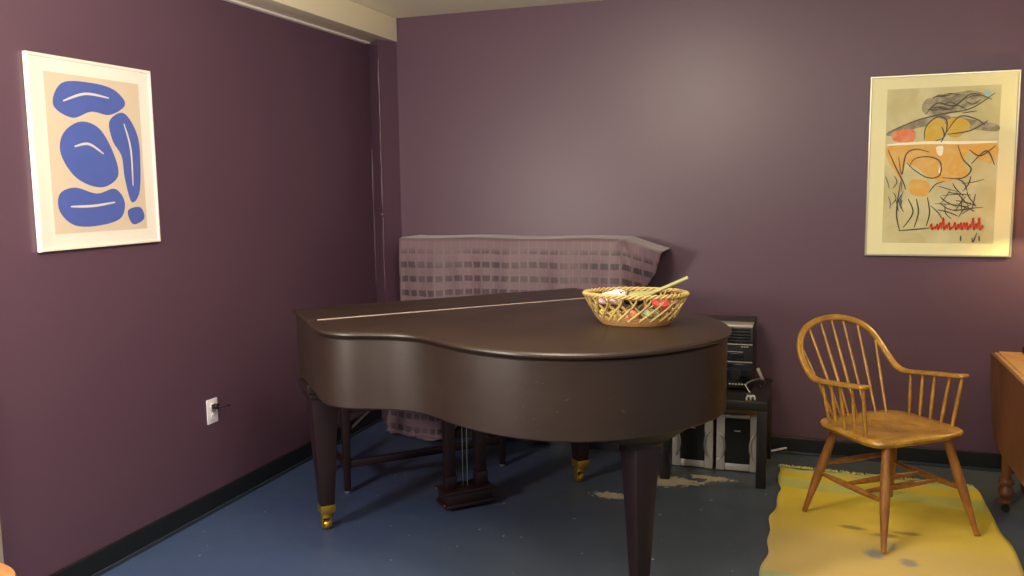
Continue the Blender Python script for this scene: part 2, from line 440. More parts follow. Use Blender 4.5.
for j in range(NT + 1):
    # t in metres from the back top edge
    t = -.02 + (TD + 1.31) * j / NT
    row = []
    for i in range(NS + 1):
        s = i / NS; x = xs0 + (xs1 - xs0) * s
        over = max(0, (x + 1.01) / .22)                    # overhang at the right end 0..1
        if t < TD:
            y = BY - max(t, 0); z = TOPZ + .004 * math.sin(x * 9)
            if t < 0: z -= .01
            y = min(y, BY)
        else:
            d = t - TD
            y = FY - .012 - min(.012, d * .1); z = TOPZ - d
        r = min(1, abs(t - TD) / .02)
        if abs(t - TD) < .02: z -= .004 * (1 - r)
        hang = max(0, t - TD)
        lift = .07 * max(0, min(1, (x + 2.15) / .2))
        if hang > 0: z += lift * hang / 1.2 + max(0, hang - 1.16) * min(1, lift / .05) * .9
        # folds that grow downwards
        amp = .004 + .022 * min(1, hang / .9)
        y += -amp * (.6 + math.sin(x * 17 + 1.3 * math.sin(x * 5)) * .8 + .3 * math.sin(x * 41 + 2)) * min(1, hang / .15)
        # left edge: hem drifts outward near the floor
        if x < -2.2:
            k = (-2.2 - x) / .205
            x -= k * .16 * max(0, hang - .75) / .5
            y += k * k * .05 * max(0, hang - .8)
        # right overhang: droops, folded valley running down-left, hem tucks in below
        if over > 0:
            if t < TD:
                z -= .065 * over
                y -= .03 * over + (BY - y) * 0
            else:
                z -= .065 * over * max(0, 1 - hang * 1.2)
                y += .10 * math.sin(min(1, hang / .30) * PI * .5) * over ** 1.3 - .03 * over * max(0, 1 - hang * 4)
                x -= over * (.05 * min(1, hang / .17) + .26 * max(0, min(1, (hang - .15) / .45)))
        # crease from the top right corner of the covered piece
        cx = -1.02 + .30 * hang
        if hang > 0: y += .022 * math.exp(-((x - cx) / .035) ** 2) * min(1, hang / .05) * max(0, 1 - hang / .5)
        if z < .02:
            e = .02 - z; z = .010 + .006 * math.sin(x * 30 + e * 40) ; y -= min(e, .09) * (.6 + .4 * math.sin(x * 11))
        if x < -2.535: x = -2.535 + (x + 2.535) * 0
        row.append((bm.verts.new((x, y, max(z, .006))), (x, t - TD)))
    grid.append(row)
for j in range(NT):
    for i in range(NS):
        q = [grid[j][i], grid[j][i + 1], grid[j + 1][i + 1], grid[j + 1][i]]
        f = bm.faces.new([a[0] for a in q])
        for l, a in zip(f.loops, q): l[uvl].uv = a[1]
cl = link('draped_cloth', bm, M['cloth'], None, 80)
sm = cl.modifiers.new('thickness', 'SOLIDIFY'); sm.thickness = .003; sm.offset = 1
tag(cl, 'purple grey checked cloth draped over the tall piece behind the grand piano', 'cloth')
# loose end of the cloth bunched on the floor by the corner
bm = bmesh.new(); uvl = bm.loops.layers.uv.new('UVMap')
g = []
for j in range(19):
    row = []
    for i in range(25):
        a, b = i / 24, j / 18
        x = -2.50 + a * .24; y = 4.70 + b * .16 + .02 * math.sin(a * 7)
        env = math.sin(PI * a) ** .6 * math.sin(PI * b) ** .6
        z = .006 + env * (.045 + .02 * math.sin(a * 19 + b * 6) + .012 * math.sin(b * 21 + a * 5))
        row.append((bm.verts.new((x, y, max(.005, z))), (a * .3 + .03, b * .2 + .12)))
    g.append(row)
for j in range(18):
    for i in range(24):
        q = [g[j][i], g[j][i + 1], g[j + 1][i + 1], g[j + 1][i]]
        f = bm.faces.new([k[0] for k in q])
        for l, k in zip(f.loops, q): l[uvl].uv = k[1]
o = link('bunched_end', bm, M['cloth'], cl, 80)
sm = o.modifiers.new('thickness', 'SOLIDIFY'); sm.thickness = .003; sm.offset = 1

# ------------------------------------------------------------------ stereo table, stereo, speakers
tb = thing('side_table', 'low square black brown side table by the back wall, carrying the stereo', 'table', (-.468, 4.665, 0))
hx, hy = .27, .28
bm = bmesh.new(); box(bm, (-hx, -hy, .402), (hx, hy, .452), .003); link('tabletop', bm, M['blackwood'], tb)
for sx in (-1, 1):
    for sy in (-1, 1):
        bm = bmesh.new(); cx, cy = sx * (hx - .026), sy * (hy - .026)
        box(bm, (cx - .025, cy - .025, 0), (cx + .025, cy + .025, .403), .002); link('leg', bm, M['blackwood'], tb)
st = thing('stereo', 'stacked black mini stereo on the side table, behind the tail of the grand piano', 'stereo', (-.445, 4.78, .452))
W2 = .155
bm = bmesh.new(); box(bm, (-W2, -.16, .008), (W2, .17, .350), .004)
for sx in (-.12, .12):
    for sy in (-.12, .12): lathe(bm, [(.014, 0), (.014, .009)], (sx, sy, 0), seg=12)
link('case', bm, M['black'], st)
bm = bmesh.new(); box(bm, (-W2, -.167, .150), (W2, -.158, .154), .001); box(bm, (-W2, -.167, .245), (W2, -.158, .249), .001)
box(bm, (-W2 + .01, -.166, .205), (W2 - .05, -.158, .208)); box(bm, (-W2, -.17, .338), (W2, -.05, .352), .002)
o = link('trim_strip', bm, M['silverplastic'], st); o['label'] = 'silver trim strips'
bm = bmesh.new(); box(bm, (-W2 + .008, -.170, .160), (W2 - .045, -.159, .200), .002); link('cassette_deck', bm, M['blackgloss'], st)
for k in range(5):
    bm = bmesh.new(); box(bm, (-W2 + .012, -.167, .256 + k * .016), (W2 - .012, -.159, .267 + k * .016), .001); link('disc_slot', bm, M['blackgloss'], st)
bm = bmesh.new(); box(bm, (-W2 + .012, -.166, .02), (W2 - .012, -.158, .142), .003); fp = link('amplifier_panel', bm, M['blackgloss'], st)
bm = bmesh.new(); lathe(bm, [(.03, 0), (.03, .012), (.026, .016), (.004, .016)], (.07, -.166, .085), (0, -1, 0), 24); link('volume_knob', bm, M['black'], fp, 30)
for k in range(6):
    bm = bmesh.new(); box(bm, (.035 + k * .016, -.169, .028), (.046 + k * .016, -.164, .036), .001); o = link('button', bm, M['silverplastic'], fp)
for k in range(3):
    bm = bmesh.new(); box(bm, (.095 + k * .014, -.169, .232), (.105 + k * .014, -.163, .238), .001); link('button', bm, M['silverplastic'], st)
# things on the table beside the stereo
ad = thing('music_player', 'small silver and white gadget with tiny feet at the front edge of the side table', 'gadget', (-.285, 4.43, .452), .2)
bm = bmesh.new(); box(bm, (-.028, -.018, .012), (.028, .018, .032), .004); link('body', bm, M['black'], ad)
bm = bmesh.new()
for k in range(3): lathe(bm, [(.006, 0), (.007, .012), (.004, .018)], (-.02 + k * .02, -.016, 0), seg=8)
o = link('foot', bm, M['silverplastic'], ad)
bm = bmesh.new(); box(bm, (-.02, -.0195, .017), (.02, -.0175, .027)); o = link('display', bm, simple('pale grey display', srgb(190, 190, 180), .3), ad)
bm = bmesh.new()
tube(bm, spline([(-.285, 4.448, .478), (-.31, 4.47, .52), (-.25, 4.5, .545), (-.2205, 4.56, .52), (-.24, 4.64, .47), (-.255, 4.74, .458)], 6), .003, 6)
tag(link('audio_cable', bm, M['steel']), 'grey audio cable arching up over the side table', 'cable')
bm = bmesh.new()
box(bm, (-.008, -.004, 0), (.008, .004, .075), .003)
o = link('usb_stick', bm, M['silverplastic']); o.location = (-.232, 4.56, .5268); o.rotation_euler = (.2, -.45, .3)
o.name = 'jack_plug'; tag(o, 'small silver plug sticking up at the end of the cable over the side table', 'plug')
for k, (cx, lab) in enumerate(((-.597, 'silver framed speaker with black grille under the side table, half hidden by the grand piano'),
                               (-.362, 'silver framed speaker with black grille under the side table, beside its right front leg'))):
    sp_ = thing('speaker', lab, 'speaker', (cx, 4.70, 0), .02 if k else -.02, 'speakers under the side table')
    w, h = .111, .345
    bm = bmesh.new(); box(bm, (-w + .004, -.06, .006), (w - .004, .12, h), .006); link('cabinet', bm, M['particle'], sp_)
    bm = bmesh.new()
    box(bm, (-w, -.085, .004), (-w + .047, -.058, h - .03), .006); box(bm, (w - .047, -.085, .004), (w, -.058, h - .03), .006)
    box(bm, (-w + .047, -.083, .006), (w - .047, -.06, .045), .005); box(bm, (-w + .047, -.083, h - .055), (w - .047, -.06, h - .03), .005)
    fr = link('front_frame', bm, M['silverplastic'], sp_)
    bm = bmesh.new(); box(bm, (-w + .045, -.090, .046), (w - .045, -.06, h - .05), .006); gr = link('grille', bm, M['grille'], sp_)
    bm = bmesh.new(); box(bm, (-.016, -.0915, .225), (.016, -.0895, .231), .0005); link('nameplate', bm, M['silverplastic'], gr)
    for s in (-1, 1):
        bm = bmesh.new()
        pts = [(s * (w - .008 - .036 * math.cos(a)), -.089, .14 + .075 * math.sin(a)) for a in [(-1 + 2 * q / 12) * PI / 2 for q in range(13)]]
        tube(bm, pts, [.003 + .005 * math.sin(PI * q / 12) for q in range(13)], 8); link('curved_rib', bm, M['steel'], fr)
    bm = bmesh.new(); box(bm, (-w, -.08, 0), (w, .115, .008), .002); link('base', bm, M['black'], sp_)
bm = bmesh.new()
tube(bm, spline([(-.25, 5.0, .012), (-.20, 4.985, .02), (-.13, 4.99, .04), (-.115, 4.99, .042)], 5), .006, 8)
tag(link('white_cable', bm, M['mat']), 'short white cable end poking out by the baseboard, right of the side table', 'cable')

# ------------------------------------------------------------------ windsor armchair
cc, ca = Vector((.343, 4.08)), math.atan2(.63, .776)
ch = thing('windsor_armchair', 'golden oak bow-back armchair with spindles, standing on the yellow rug', 'chair', (cc.x, cc.y, .009), ca)
# local: x = sideways (towards the far arm), -y = front
seat2 = [(-.255, .06), (-.25, .14), (-.21, .205), (-.13, .235), (0, .24), (.13, .235), (.21, .205), (.25, .14), (.255, .06), (.262, -.06), (.260, -.13), (.228, -.19), (.13, -.212), (0, -.212), (-.13, -.212), (-.228, -.19), (-.260, -.13), (-.262, -.06)]
so = [(p.x, p.y) for p in spline([(a, b, 0) for a, b in seat2], 5, True)]
if sum(so[i][0] * so[(i + 1) % len(so)][1] - so[(i + 1) % len(so)][0] * so[i][1] for i in range(len(so))) < 0: so.reverse()
bm = bmesh.new()
RB = []
for d, z in ((.05, .418), (.022, .421), (.006, .431), (0, .442), (.004, .451), (.012, .455)):
    RB.append([(x, y, z) for x, y in offset(so, d)])
# dished top
for k, dz in ((.82, .453), (.6, .446), (.35, .4425), (.12, .4415)):
    RB.append([(x * k, y * k + .0 * (1 - k), dz + (.010 * max(0, 1 - abs(x * k) / .06) * max(0, min(1, (-y * k - .02) / .15)))) for x, y in offset(so, .012)])
rings(bm, RB); link('seat', bm, M['chair'], ch, 35)
def leg_at(t, f, top):
    b = bmesh.new(); n = 14; pts = []; rad = []
    for k in range(n + 1):
        a = k / n; p = Vector(t).lerp(Vector(f), a); pts.append(p)
        rad.append(.0155 + .0060 * math.sin(PI * min(1, a * 1.15)) - .004 * max(0, a - .6) / .4 + (.002 if a < .1 else 0))
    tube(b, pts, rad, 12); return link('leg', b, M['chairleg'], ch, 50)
T = {}
for sx in (-1, 1):
    for nm, ty, fy in (('f', -.155, -.258), ('b', .15, .245)):
        t = Vector((sx * .165, ty, .428)); f = Vector((sx * .255, fy, .004)); T[(sx, nm)] = (t, f); leg_at(t, f, 0)
def on(sx, nm, z):
    t, f = T[(sx, nm)]; return t.lerp(f, (t.z - z) / (t.z - f.z))
def stretch(a, b):
    bb = bmesh.new(); n = 12
    tube(bb, [a.lerp(b, k / n) for k in range(n + 1)], [.0075 + .0065 * math.sin(PI * k / n) for k in range(n + 1)], 10)
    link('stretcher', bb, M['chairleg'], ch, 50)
SD = {}
for sx in (-1, 1):
    a, b = on(sx, 'b', .20), on(sx, 'f', .20); SD[sx] = (a, b); stretch(a, b)
for k in (.42, .68):
    stretch(SD[-1][0].lerp(SD[-1][1], k), SD[1][0].lerp(SD[1][1], k))
stretch(on(-1, 'b', .245), on(1, 'b', .245))
# continuous arm and bow
half = [(.274, -.148, .684), (.272, -.08, .674), (.268, .02, .662), (.257, .12, .650), (.252, .185, .645), (.249, .235, .658), (.246, .285, .70), (.235, .33, .755), (.207, .362, .81), (.157, .385, .851), (.083, .40, .876)]
ctrl = [(-a, b, c) for a, b, c in half] + [(0, .405, .885)] + [(a, b, c) for a, b, c in reversed(half)]
path = spline(ctrl, 5)
bm = bmesh.new(); n = len(path); RS = []
for i, p in enumerate(path):
    t = (path[min(i + 1, n - 1)] - path[max(i - 1, 0)]).normalized()
    a = abs(2 * i / (n - 1) - 1)                        # 1 at the arm ends, 0 at the top of the bow
    arm = max(0, min(1, (a - .5) / .16))
    # flat side faces up on arms, towards front on the bow
    nrm = (Vector((0, -.9, .42)) * (1 - arm) + Vector((0, 0, 1)) * arm); nrm = (nrm - t * nrm.dot(t)).normalized()
    s = t.cross(nrm).normalized()
    w = .0155 + arm * .006 + (.009 * max(0, (a - .86) / .14)); h = .0105 - arm * .001
    if i in (0, n - 1): w *= .55; h *= .6
    if i in (1, n - 2): w *= .9
    RS.append([p + s * w * math.copysign(abs(math.cos(q)) ** .6, math.cos(q)) + nrm * h * math.copysign(abs(math.sin(q)) ** .6, math.sin(q)) for q in [2 * PI * k / 12 for k in range(12)]])
rings(bm, RS); link('bow_and_arms', bm, M['chair'], ch, 50)
def spindle(a, b, r=.0075):
    bb = bmesh.new(); n = 10; a, b = Vector(a), Vector(b)
    tube(bb, [a.lerp(b, k / n) for k in range(n + 1)], [r * (.72 + .4 * math.sin(PI * (k / n) ** .8)) for k in range(n + 1)], 8)
    link('spindle', bb, M['chair'], ch, 60)
def bowpt(x, up=True):
    best = min((p for p in path if p.z > .72), key=lambda p: abs(p.x - x)); return best
for k in range(7):
    x = (-3 + k) / 3
    spindle((x * .150, .205 - .012 * abs(x) ** 2 * 2, .447), bowpt(x * .222) - Vector((0, 0, .004)), .0065)
def armpt(y, s):
    return min((p for p in path if p.x * s > 0 and p.z < .70), key=lambda p: abs(p.y - y))
for s in (-1, 1):
    for k, (ty, by, bx) in enumerate(((-.125, -.115, .238), (-.055, -.052, .240), (.015, .008, .239), (.085, .066, .236), (.155, .12, .228))):
        spindle((s * bx, by, .447), armpt(ty, s) - Vector((0, 0, .003)), .0085 if k == 0 else .0075)

# ------------------------------------------------------------------ rug
def rug_mat():
    m = N('yellow flat woven rug')
    x, y, z = m.sep(m.obj())
    w = m.math('MULTIPLY', m.math('SUBTRACT', m.noise(4, 3), .5), .05)
    yy = m.math('ADD', m.math('ADD', y, w), m.math('MULTIPLY', x, .09))
    nd = m.n('ShaderNodeMapRange'); m.put(nd.inputs[0], yy); nd.inputs[1].default_value = 3.1; nd.inputs[2].default_value = 4.9
    cr = m.n('ShaderNodeValToRGB'); m.put(cr.inputs[0], nd.outputs[0]); cr.color_ramp.interpolation = 'LINEAR'
    stops = [(3.1, (196, 176, 128)), (3.3, (176, 186, 130)), (3.40, (176, 186, 130)), (3.42, (210, 182, 116)), (3.80, (212, 184, 106)), (3.95, (224, 194, 84)), (4.25, (228, 198, 66)),
             (4.30, (230, 206, 66)), (4.42, (230, 206, 70)), (4.44, (196, 200, 104)), (4.57, (206, 206, 118)), (4.585, (234, 210, 62)), (4.68, (234, 212, 72)), (4.69, (212, 208, 120)), (4.84, (214, 212, 140))]
    el = cr.color_ramp.elements
    while len(el) > 1: el.remove(el[-1])
    el[0].position = 0; el[0].color = srgb(*stops[0][1])
    for p, c in stops[1:]:
        e = el.new((p - 3.1) / 1.8); e.color = srgb(*c)
    col = cr.outputs[0]
    nz = m.noise(14, 4, dist=.8)  # rug motifs, partly the chair's shadow put into the colour
    for cx, cy, rx, ry, cc_, k in ((.27, 3.72, .045, .06, (120, 130, 140), .9), (.40, 3.67, .045, .05, (126, 132, 140), .85),
                                   (.20, 3.98, .07, .025, (130, 100, 50), .8), (.33, 3.93, .07, .03, (120, 92, 56), .8), (.42, 3.98, .06, .025, (130, 100, 60), .7), (.34, 3.82, .03, .07, (150, 150, 140), .7)):
        dx = m.math('DIVIDE', m.math('SUBTRACT', x, cx), rx); dy = m.math('DIVIDE', m.math('SUBTRACT', y, cy), ry)
        r = m.math('SQRT', m.math('ADD', m.math('MULTIPLY', dx, dx), m.math('MULTIPLY', dy, dy)))
        v = m.math('SUBTRACT', 1.5, m.math('ADD', r, m.math('MULTIPLY', nz, 1.1)))
        col = m.mix(m.math('MULTIPLY', m.ramp(v, -.2, .6), k * .9), col, srgb(*cc_))
    ww = m.n('ShaderNodeTexWave', bands_direction='Y'); ww.inputs['Scale'].default_value = 60; m.put(ww.inputs['Vector'], m.obj())
    col = m.mix(m.math('MULTIPLY', ww.outputs['Fac'], .12), col, srgb(120, 90, 30))
    m.set(Base_Color=col, Roughness=.9)
    m.bump(m.math('ADD', ww.outputs['Fac'], m.noise(60, 3)), .35, .003)
    return m.m
bm = bmesh.new()
nx, ny = 50, 90; G = []
rug_l = lambda y: -.135 + .009 * math.sin(y * 9 + .6) + .006 * math.sin(y * 23 + 1) - .03 * max(0, 4.4 - y) / 1.0
rug_r = lambda y: .815 + .010 * math.sin(y * 8 + 2) - .03 * max(0, (y - 4.4)) / .3
for j in range(ny + 1):
    b = j / ny; row = []
    for i in range(nx + 1):
        a = i / nx
        yb = 4.755 - .055 * a + .006 * math.sin(a * 40); y = 3.0 + (yb - 3.0) * b
        x = rug_l(y) + (rug_r(y) - rug_l(y)) * a
        z = .006 + .004 * (1 + math.sin(y * 21 + 2 * math.sin(x * 4))) * .35 + .002 * math.sin(x * 13 + y * 5)
        e = min(a, 1 - a)
        if e < .06: z += .004 * (1 + math.sin(y * 18)) * (1 - e / .06)
        row.append(bm.verts.new((x, y, max(.004, z))))
    G.append(row)
for j in range(ny):
    for i in range(nx): bm.faces.new((G[j][i], G[j][i + 1], G[j + 1][i + 1], G[j + 1][i]))
rug = link('rug', bm, rug_mat(), None, 80); sm = rug.modifiers.new('thickness', 'SOLIDIFY'); sm.thickness = .004; sm.offset = -1
tag(rug, 'yellow flat woven striped rug with a fringed end, lying under the armchair', 'rug')
bm = bmesh.new()
for k in range(330):
    a = random.random(); x = rug_l(4.75) + (.795 - rug_l(4.75)) * a; y = 4.753 - .055 * a
    L = random.uniform(.015, .04); dx = random.uniform(-.014, .014)
    tube(bm, [(x, y, .009), (x + dx * .4, y + L * .5, .012 + random.uniform(0, .006)), (x + dx, y + L, .006)], .0018, 4)
fr = link('fringe', bm, simple('pale yellow green yarn', srgb(206, 204, 130), .9), rug, 0); tag(fr, kind='stuff')

# ------------------------------------------------------------------ drop-leaf table at the right
tt = thing('drop_leaf_table', 'wooden drop-leaf table with turned legs, cut off by the right edge of the photo', 'table', (.817, 4.57, 0))
bm = bmesh.new()
box(bm, (.028, -1.0, .712), (.75, -.004, .735), .006); link('tabletop', bm, M['tabletop'], tt)
bm = bmesh.new()
box(bm, (.012, -1.0, .712), (.026, -.004, .7285), .003); link('edge_moulding', bm, M['tabletop'], tt)
# leaf hanging down: rounded outer corner
LP = [(0, 0)] + [(-.0 - .30 * math.sin(a), -.40 * (1 - math.cos(a)) * 1.0 if False else 0) for a in []]
leafyz = [(-.004, .7255), (-.004, .69), (-.02, .62), (-.05, .55), (-.085, .47), (-.13, .40), (-.19, .355), (-.26, .335), (-1.0, .335), (-1.0, .7255)]
bm = bmesh.new()
a_ = [bm.verts.new((-.004 if z > .7 else -.004 + .0, y, z)) for y, z in leafyz]; b_ = [bm.verts.new((.010, y, z)) for y, z in leafyz]
bm.faces.new(a_); bm.faces.new(list(reversed(b_)))
for i in range(len(a_)): bm.faces.new((a_[i], a_[(i + 1) % len(a_)], b_[(i + 1) % len(a_)], b_[i]))
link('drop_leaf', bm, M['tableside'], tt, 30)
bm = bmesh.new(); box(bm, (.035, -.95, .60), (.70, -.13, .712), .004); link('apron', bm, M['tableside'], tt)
def turned(x, y):
    b = bmesh.new()
    box(b, (x - .027, y - .027, .50), (x + .027, y + .027, .70), .003)
    lathe(b, [(.024, .50), (.029, .485), (.024, .47), (.027, .45), (.028, .38), (.026, .28), (.0215, .19), (.020, .168), (.030, .160), (.034, .148), (.030, .137), (.023, .132),
              (.023, .122), (.032, .114), (.036, .10), (.034, .086), (.024, .076), (.020, .066), (.030, .058), (.029, .048), (.012, .042)], (x, y, 0), seg=20)
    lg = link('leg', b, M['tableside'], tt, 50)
    b = bmesh.new(); lathe(b, [(.008, .042), (.01, .025)], (x, y, 0), seg=10)
    lathe(b, [(.003, -.009), (.016, -.009), (.019, -.004), (.019, .004), (.016, .009), (.003, .009)], (x + .004, y, .019), (0, 1, 0), 16)
    link('caster', b, M['rubber'], lg)
turned(.06, -.166); turned(.69, -.166); turned(.06, -.92); turned(.69, -.92)
bm = bmesh.new(); taper(bm, (.21, .16, 0), (.018, .018), (.165, .0, .60), (.026, .026), .005); link('gate_leg', bm, M['tableside'], tt)
# floor lamp just beyond the frame lights this end of the room
LX, LY, LZ = 1.20, 4.76, 1.30
lp = thing('floor_lamp', 'floor lamp with a cream shade standing by the back wall behind the drop-leaf table', 'lamp', (LX, LY, 0))
bm = bmesh.new(); lathe(bm, [(.12, 0), (.125, .008), (.118, .018), (.03, .026), (.014, .05), (.011, .07), (.011, LZ + .02)], (0, 0, 0), seg=28)
link('base_and_pole', bm, simple('dark bronze lamp metal', srgb(40, 34, 30), .35, metal=.5), lp, 50)
bm = bmesh.new()
rs = [[(r * math.cos(2 * PI * k / 36), r * math.sin(2 * PI * k / 36), z + LZ) for k in range(36)] for r, z in ((.20, .0), (.13, .25))]
rings(bm, rs, cap=False)
sh_m = N('cream fabric shade'); sh_m.set(Base_Color=srgb(240, 222, 180), Roughness=.8); sh_m.b.inputs['Transmission Weight'].default_value = 0
tr = sh_m.n('ShaderNodeBsdfTranslucent'); tr.inputs[0].default_value = srgb(250, 214, 150)
mx = sh_m.n('ShaderNodeMixShader'); mx.inputs[0].default_value = .8
out = sh_m.t.nodes['Material Output']; sh_m.t.links.new(sh_m.b.outputs[0], mx.inputs[1]); sh_m.t.links.new(tr.outputs[0], mx.inputs[2]); sh_m.t.links.new(mx.outputs[0], out.inputs[0])
so_ = link('lamp_shade', bm, sh_m.m, lp, 60); sm = so_.modifiers.new('t', 'SOLIDIFY'); sm.thickness = .002
bm = bmesh.new(); bmesh.ops.create_uvsphere(bm, u_segments=16, v_segments=12, radius=.03, matrix=Matrix.Translation((0, 0, LZ + .085)))
lathe(bm, [(.012, LZ + .0), (.013, LZ + .06)], (0, 0, 0), seg=12)
bl = N('warm bulb'); bl.set(Base_Color=(1, .8, .5, 1)); bl.b.inputs['Emission Color'].default_value = (1, .68, .30, 1); bl.b.inputs['Emission Strength'].default_value = 20
link('bulb', bm, bl.m, lp, 60)
# small dark object at the back edge of the table
bm = bmesh.new(); lathe(bm, [(.02, 0), (.024, .004), (.026, .03), (.022, .032), (.02, .008), (.002, .006)], (.963, 4.53, .735), seg=20)
tag(link('small_dish', bm, M['black'], None, 40), 'small dark dish on the drop-leaf table, just inside the right edge of the photo', 'dish')

# ------------------------------------------------------------------ wooden corner at the lower left
stl = thing('wooden_stool', 'orange brown wooden table corner poking in at the bottom left of the photo', 'table', (-2.272, 1.588, 0))
bm = bmesh.new()
lathe(bm, [(.17, .43), (.196, .437), (.20, .447), (.196, .457), (.17, .46)], (0, 0, 0), seg=48); link('tabletop', bm, M['stool'], stl, 50)
for k in range(4):
    a = PI / 4 + k * PI / 2; bm = bmesh.new()
    tube(bm, [(.11 * math.cos(a), .11 * math.sin(a), .432), (.16 * math.cos(a), .16 * math.sin(a), .0)], [.018, .014], 12); link('leg', bm, M['stool'], stl, 50)

# ------------------------------------------------------------------ wall outlet and plug
ou = thing('wall_outlet', 'white wall outlet low on the left purple wall, with a black plug in it', 'outlet', (X0, 3.332, .487))
bm = bmesh.new(); box(bm, (0, -.038, -.06), (.006, .038, .06), .0025); pl = link('cover_plate', bm, simple('cool white plastic', srgb(222, 214, 228), .4, var=.03), ou, 30)
for z in (-.024, .024):
    bm = bmesh.new(); lathe(bm, [(.017, 0), (.017, .0022), (.015, .003)], (.0055, 0, z), (1, 0, 0), 20)
    s_ = link('socket', bm, M['mat'], pl, 30)
    if z < 0:
        bm = bmesh.new()
        box(bm, (.008, -.008, z - .004), (.0092, -.006, z + .006)); box(bm, (.008, .006, z - .004), (.0092, .008, z + .006)); link('slot', bm, M['black'], s_)
bm = bmesh.new(); lathe(bm, [(.003, 0), (.003, .001)], (.006, 0, 0), (1, 0, 0), 8); link('screw', bm, M['steel'], pl)
pg = thing('black_plug', 'black plug with a short stub of cord in the white wall outlet', 'plug', (X0 + .0088, 3.332, .511))
bm = bmesh.new(); box(bm, (0, -.014, -.012), (.032, .014, .012), .005); link('plug_body', bm, M['black'], pg, 40)
bm = bmesh.new(); tube(bm, spline([(.03, 0, 0), (.048, .006, .001), (.062, .026, .004), (.066, .045, -.002)], 4), .0048, 8); link('cord', bm, M['rubber'], pg, 60)

# ------------------------------------------------------------------ pictures
def blob(bm, pts, z, mi, k=6, smooth=True):
    P = spline([(a, b, 0) for a, b in pts], k, True) if smooth else [Vector((a, b, 0)) for a, b in pts]
    try:
        f = bm.faces.new([bm.verts.new((p.x, p.y, z)) for p in P]); f.material_index = mi
    except ValueError: pass
def ribbon(bm, pts, w, z, mi, k=8):
    P = spline([(a, b, 0) for a, b in pts], k); n = len(P); L = []; R = []
    for i, p in enumerate(P):
        t = (P[min(i + 1, n - 1)] - P[max(0, i - 1)]).normalized(); s = Vector((-t.y, t.x, 0))
        ww = w * (.45 + .55 * math.sin(PI * (i + .5) / n)) / 2
        L.append(bm.verts.new((p.x + s.x * ww, p.y + s.y * ww, z))); R.append(bm.verts.new((p.x - s.x * ww, p.y - s.y * ww, z)))
    for i in range(n - 1):
        f = bm.faces.new((L[i], L[i + 1], R[i + 1], R[i])); f.material_index = mi
def picture(name, label, loc, rot, w, h, fw, fd, matw, fmat, mmat, draw, mats, glass=False):
    """local x right, y up, z out of the wall"""
    p = thing(name, label, 'picture', loc, rot=rot)
    bm = bmesh.new()
    o = [(-w / 2, -h / 2), (w / 2, -h / 2), (w / 2, h / 2), (-w / 2, h / 2)]
    off = lambda d: [(x - math.copysign(d, x), y - math.copysign(d, y)) for x, y in o]
    rings(bm, [[(x, y, z) for x, y in off(d)] for d, z in ((0, 0.002), (0, fd - .002), (.002, fd), (fw - .002, fd), (fw, fd - .002), (fw, fd - .006))], cap=False)
    rings(bm, [[(x, y, z) for x, y in off(d)] for d, z in ((0, 0.002), (fw, .002))], cap=False)
    link('frame', bm, fmat, p, 30)
    bm = bmesh.new(); x, y = w / 2 - fw + .001, h / 2 - fw + .001
    box(bm, (-x, -y, .004), (x, y, fd - .006)); link('mount', bm, mmat, p)
    bm = bmesh.new(); ax, ay = matw
    pw, ph = w / 2 - ax, h / 2 - ay
    z = fd - .0056
    box(bm, (-pw, -ph, z - .0005), (pw, ph, z), mi=0)
    draw(bm, pw, ph, z); link('print', bm, mats, p, 0, recalc=False)
    return p
paper = simple('tan paper', srgb(206, 188, 170), .7, var=.04)
blue = simple('ultramarine painted paper', srgb(74, 92, 172), .6, var=.08, scale=14)
paperl = simple('pale paper line', srgb(208, 200, 196), .7, var=.02)
def draw_left(bm, pw, ph, z):
    # plain abstract arrangement of rounded blue cut-paper pebbles and leaves
    S = lambda pts: [(a * pw, b * ph) for a, b in pts]
    z1, z2 = z + .0006, z + .001
    blob(bm, S([(-.86, .60), (-.66, .88), (-.1, .93), (.42, .88), (.66, .70), (.3, .54), (-.1, .56), (-.5, .46)]), z1, 1)
    blob(bm, S([(.28, .46), (.62, .58), (.90, .30), (.93, -.1), (.86, -.5), (.66, -.62), (.54, -.3), (.50, .0), (.32, .2)]), z1, 1)
    blob(bm, S([(-.70, .26), (-.34, .42), (.06, .34), (.34, .0), (.38, -.28), (-.0, -.42), (-.50, -.30), (-.78, -.0)]), z1, 1)
    blob(bm, S([(-.86, -.50), (-.55, -.42), (-.1, -.50), (.3, -.44), (.50, -.62), (.38, -.84), (-.1, -.92), (-.6, -.90), (-.88, -.72)]), z1, 1)
    blob(bm, S([(.56, -.74), (.86, -.70), (.94, -.86), (.66, -.93)]), z1, 1, 4)
    for pts in ([(-.66, .66), (-.2, .78), (.3, .76)], [(.6, .44), (.72, .1), (.72, -.4)], [(-.5, .1), (-.2, .14), (.1, .02)], [(-.66, -.66), (-.2, -.66), (.28, -.62)]):
        ribbon(bm, S(pts), .010, z2, 2)
PLY, PLZ, PLW, PLH = 2.727, 1.695, .621, .733
pl_ = picture('picture', 'white framed print of blue rounded cut-paper shapes hanging on the left wall', (X0 + .0, PLY, PLZ), (PI / 2, 0, PI / 2), PLW, PLH, .012, .022, (.072, .062),
              M['whiteframe'], M['mat'], draw_left, [paper, blue, paperl])
def rpaper():
    m = N('washed ochre and grey paper')
    n1 = m.noise(5, 5, dist=.8); c = m.mix(m.ramp(n1, .3, .7), srgb(192, 182, 132), srgb(210, 204, 162))
    c = m.mix(m.math('MULTIPLY', m.ramp(m.noise(3, 3), .5, .75), .5), c, srgb(178, 172, 140))
    m.set(Base_Color=c, Roughness=.7); return m.m
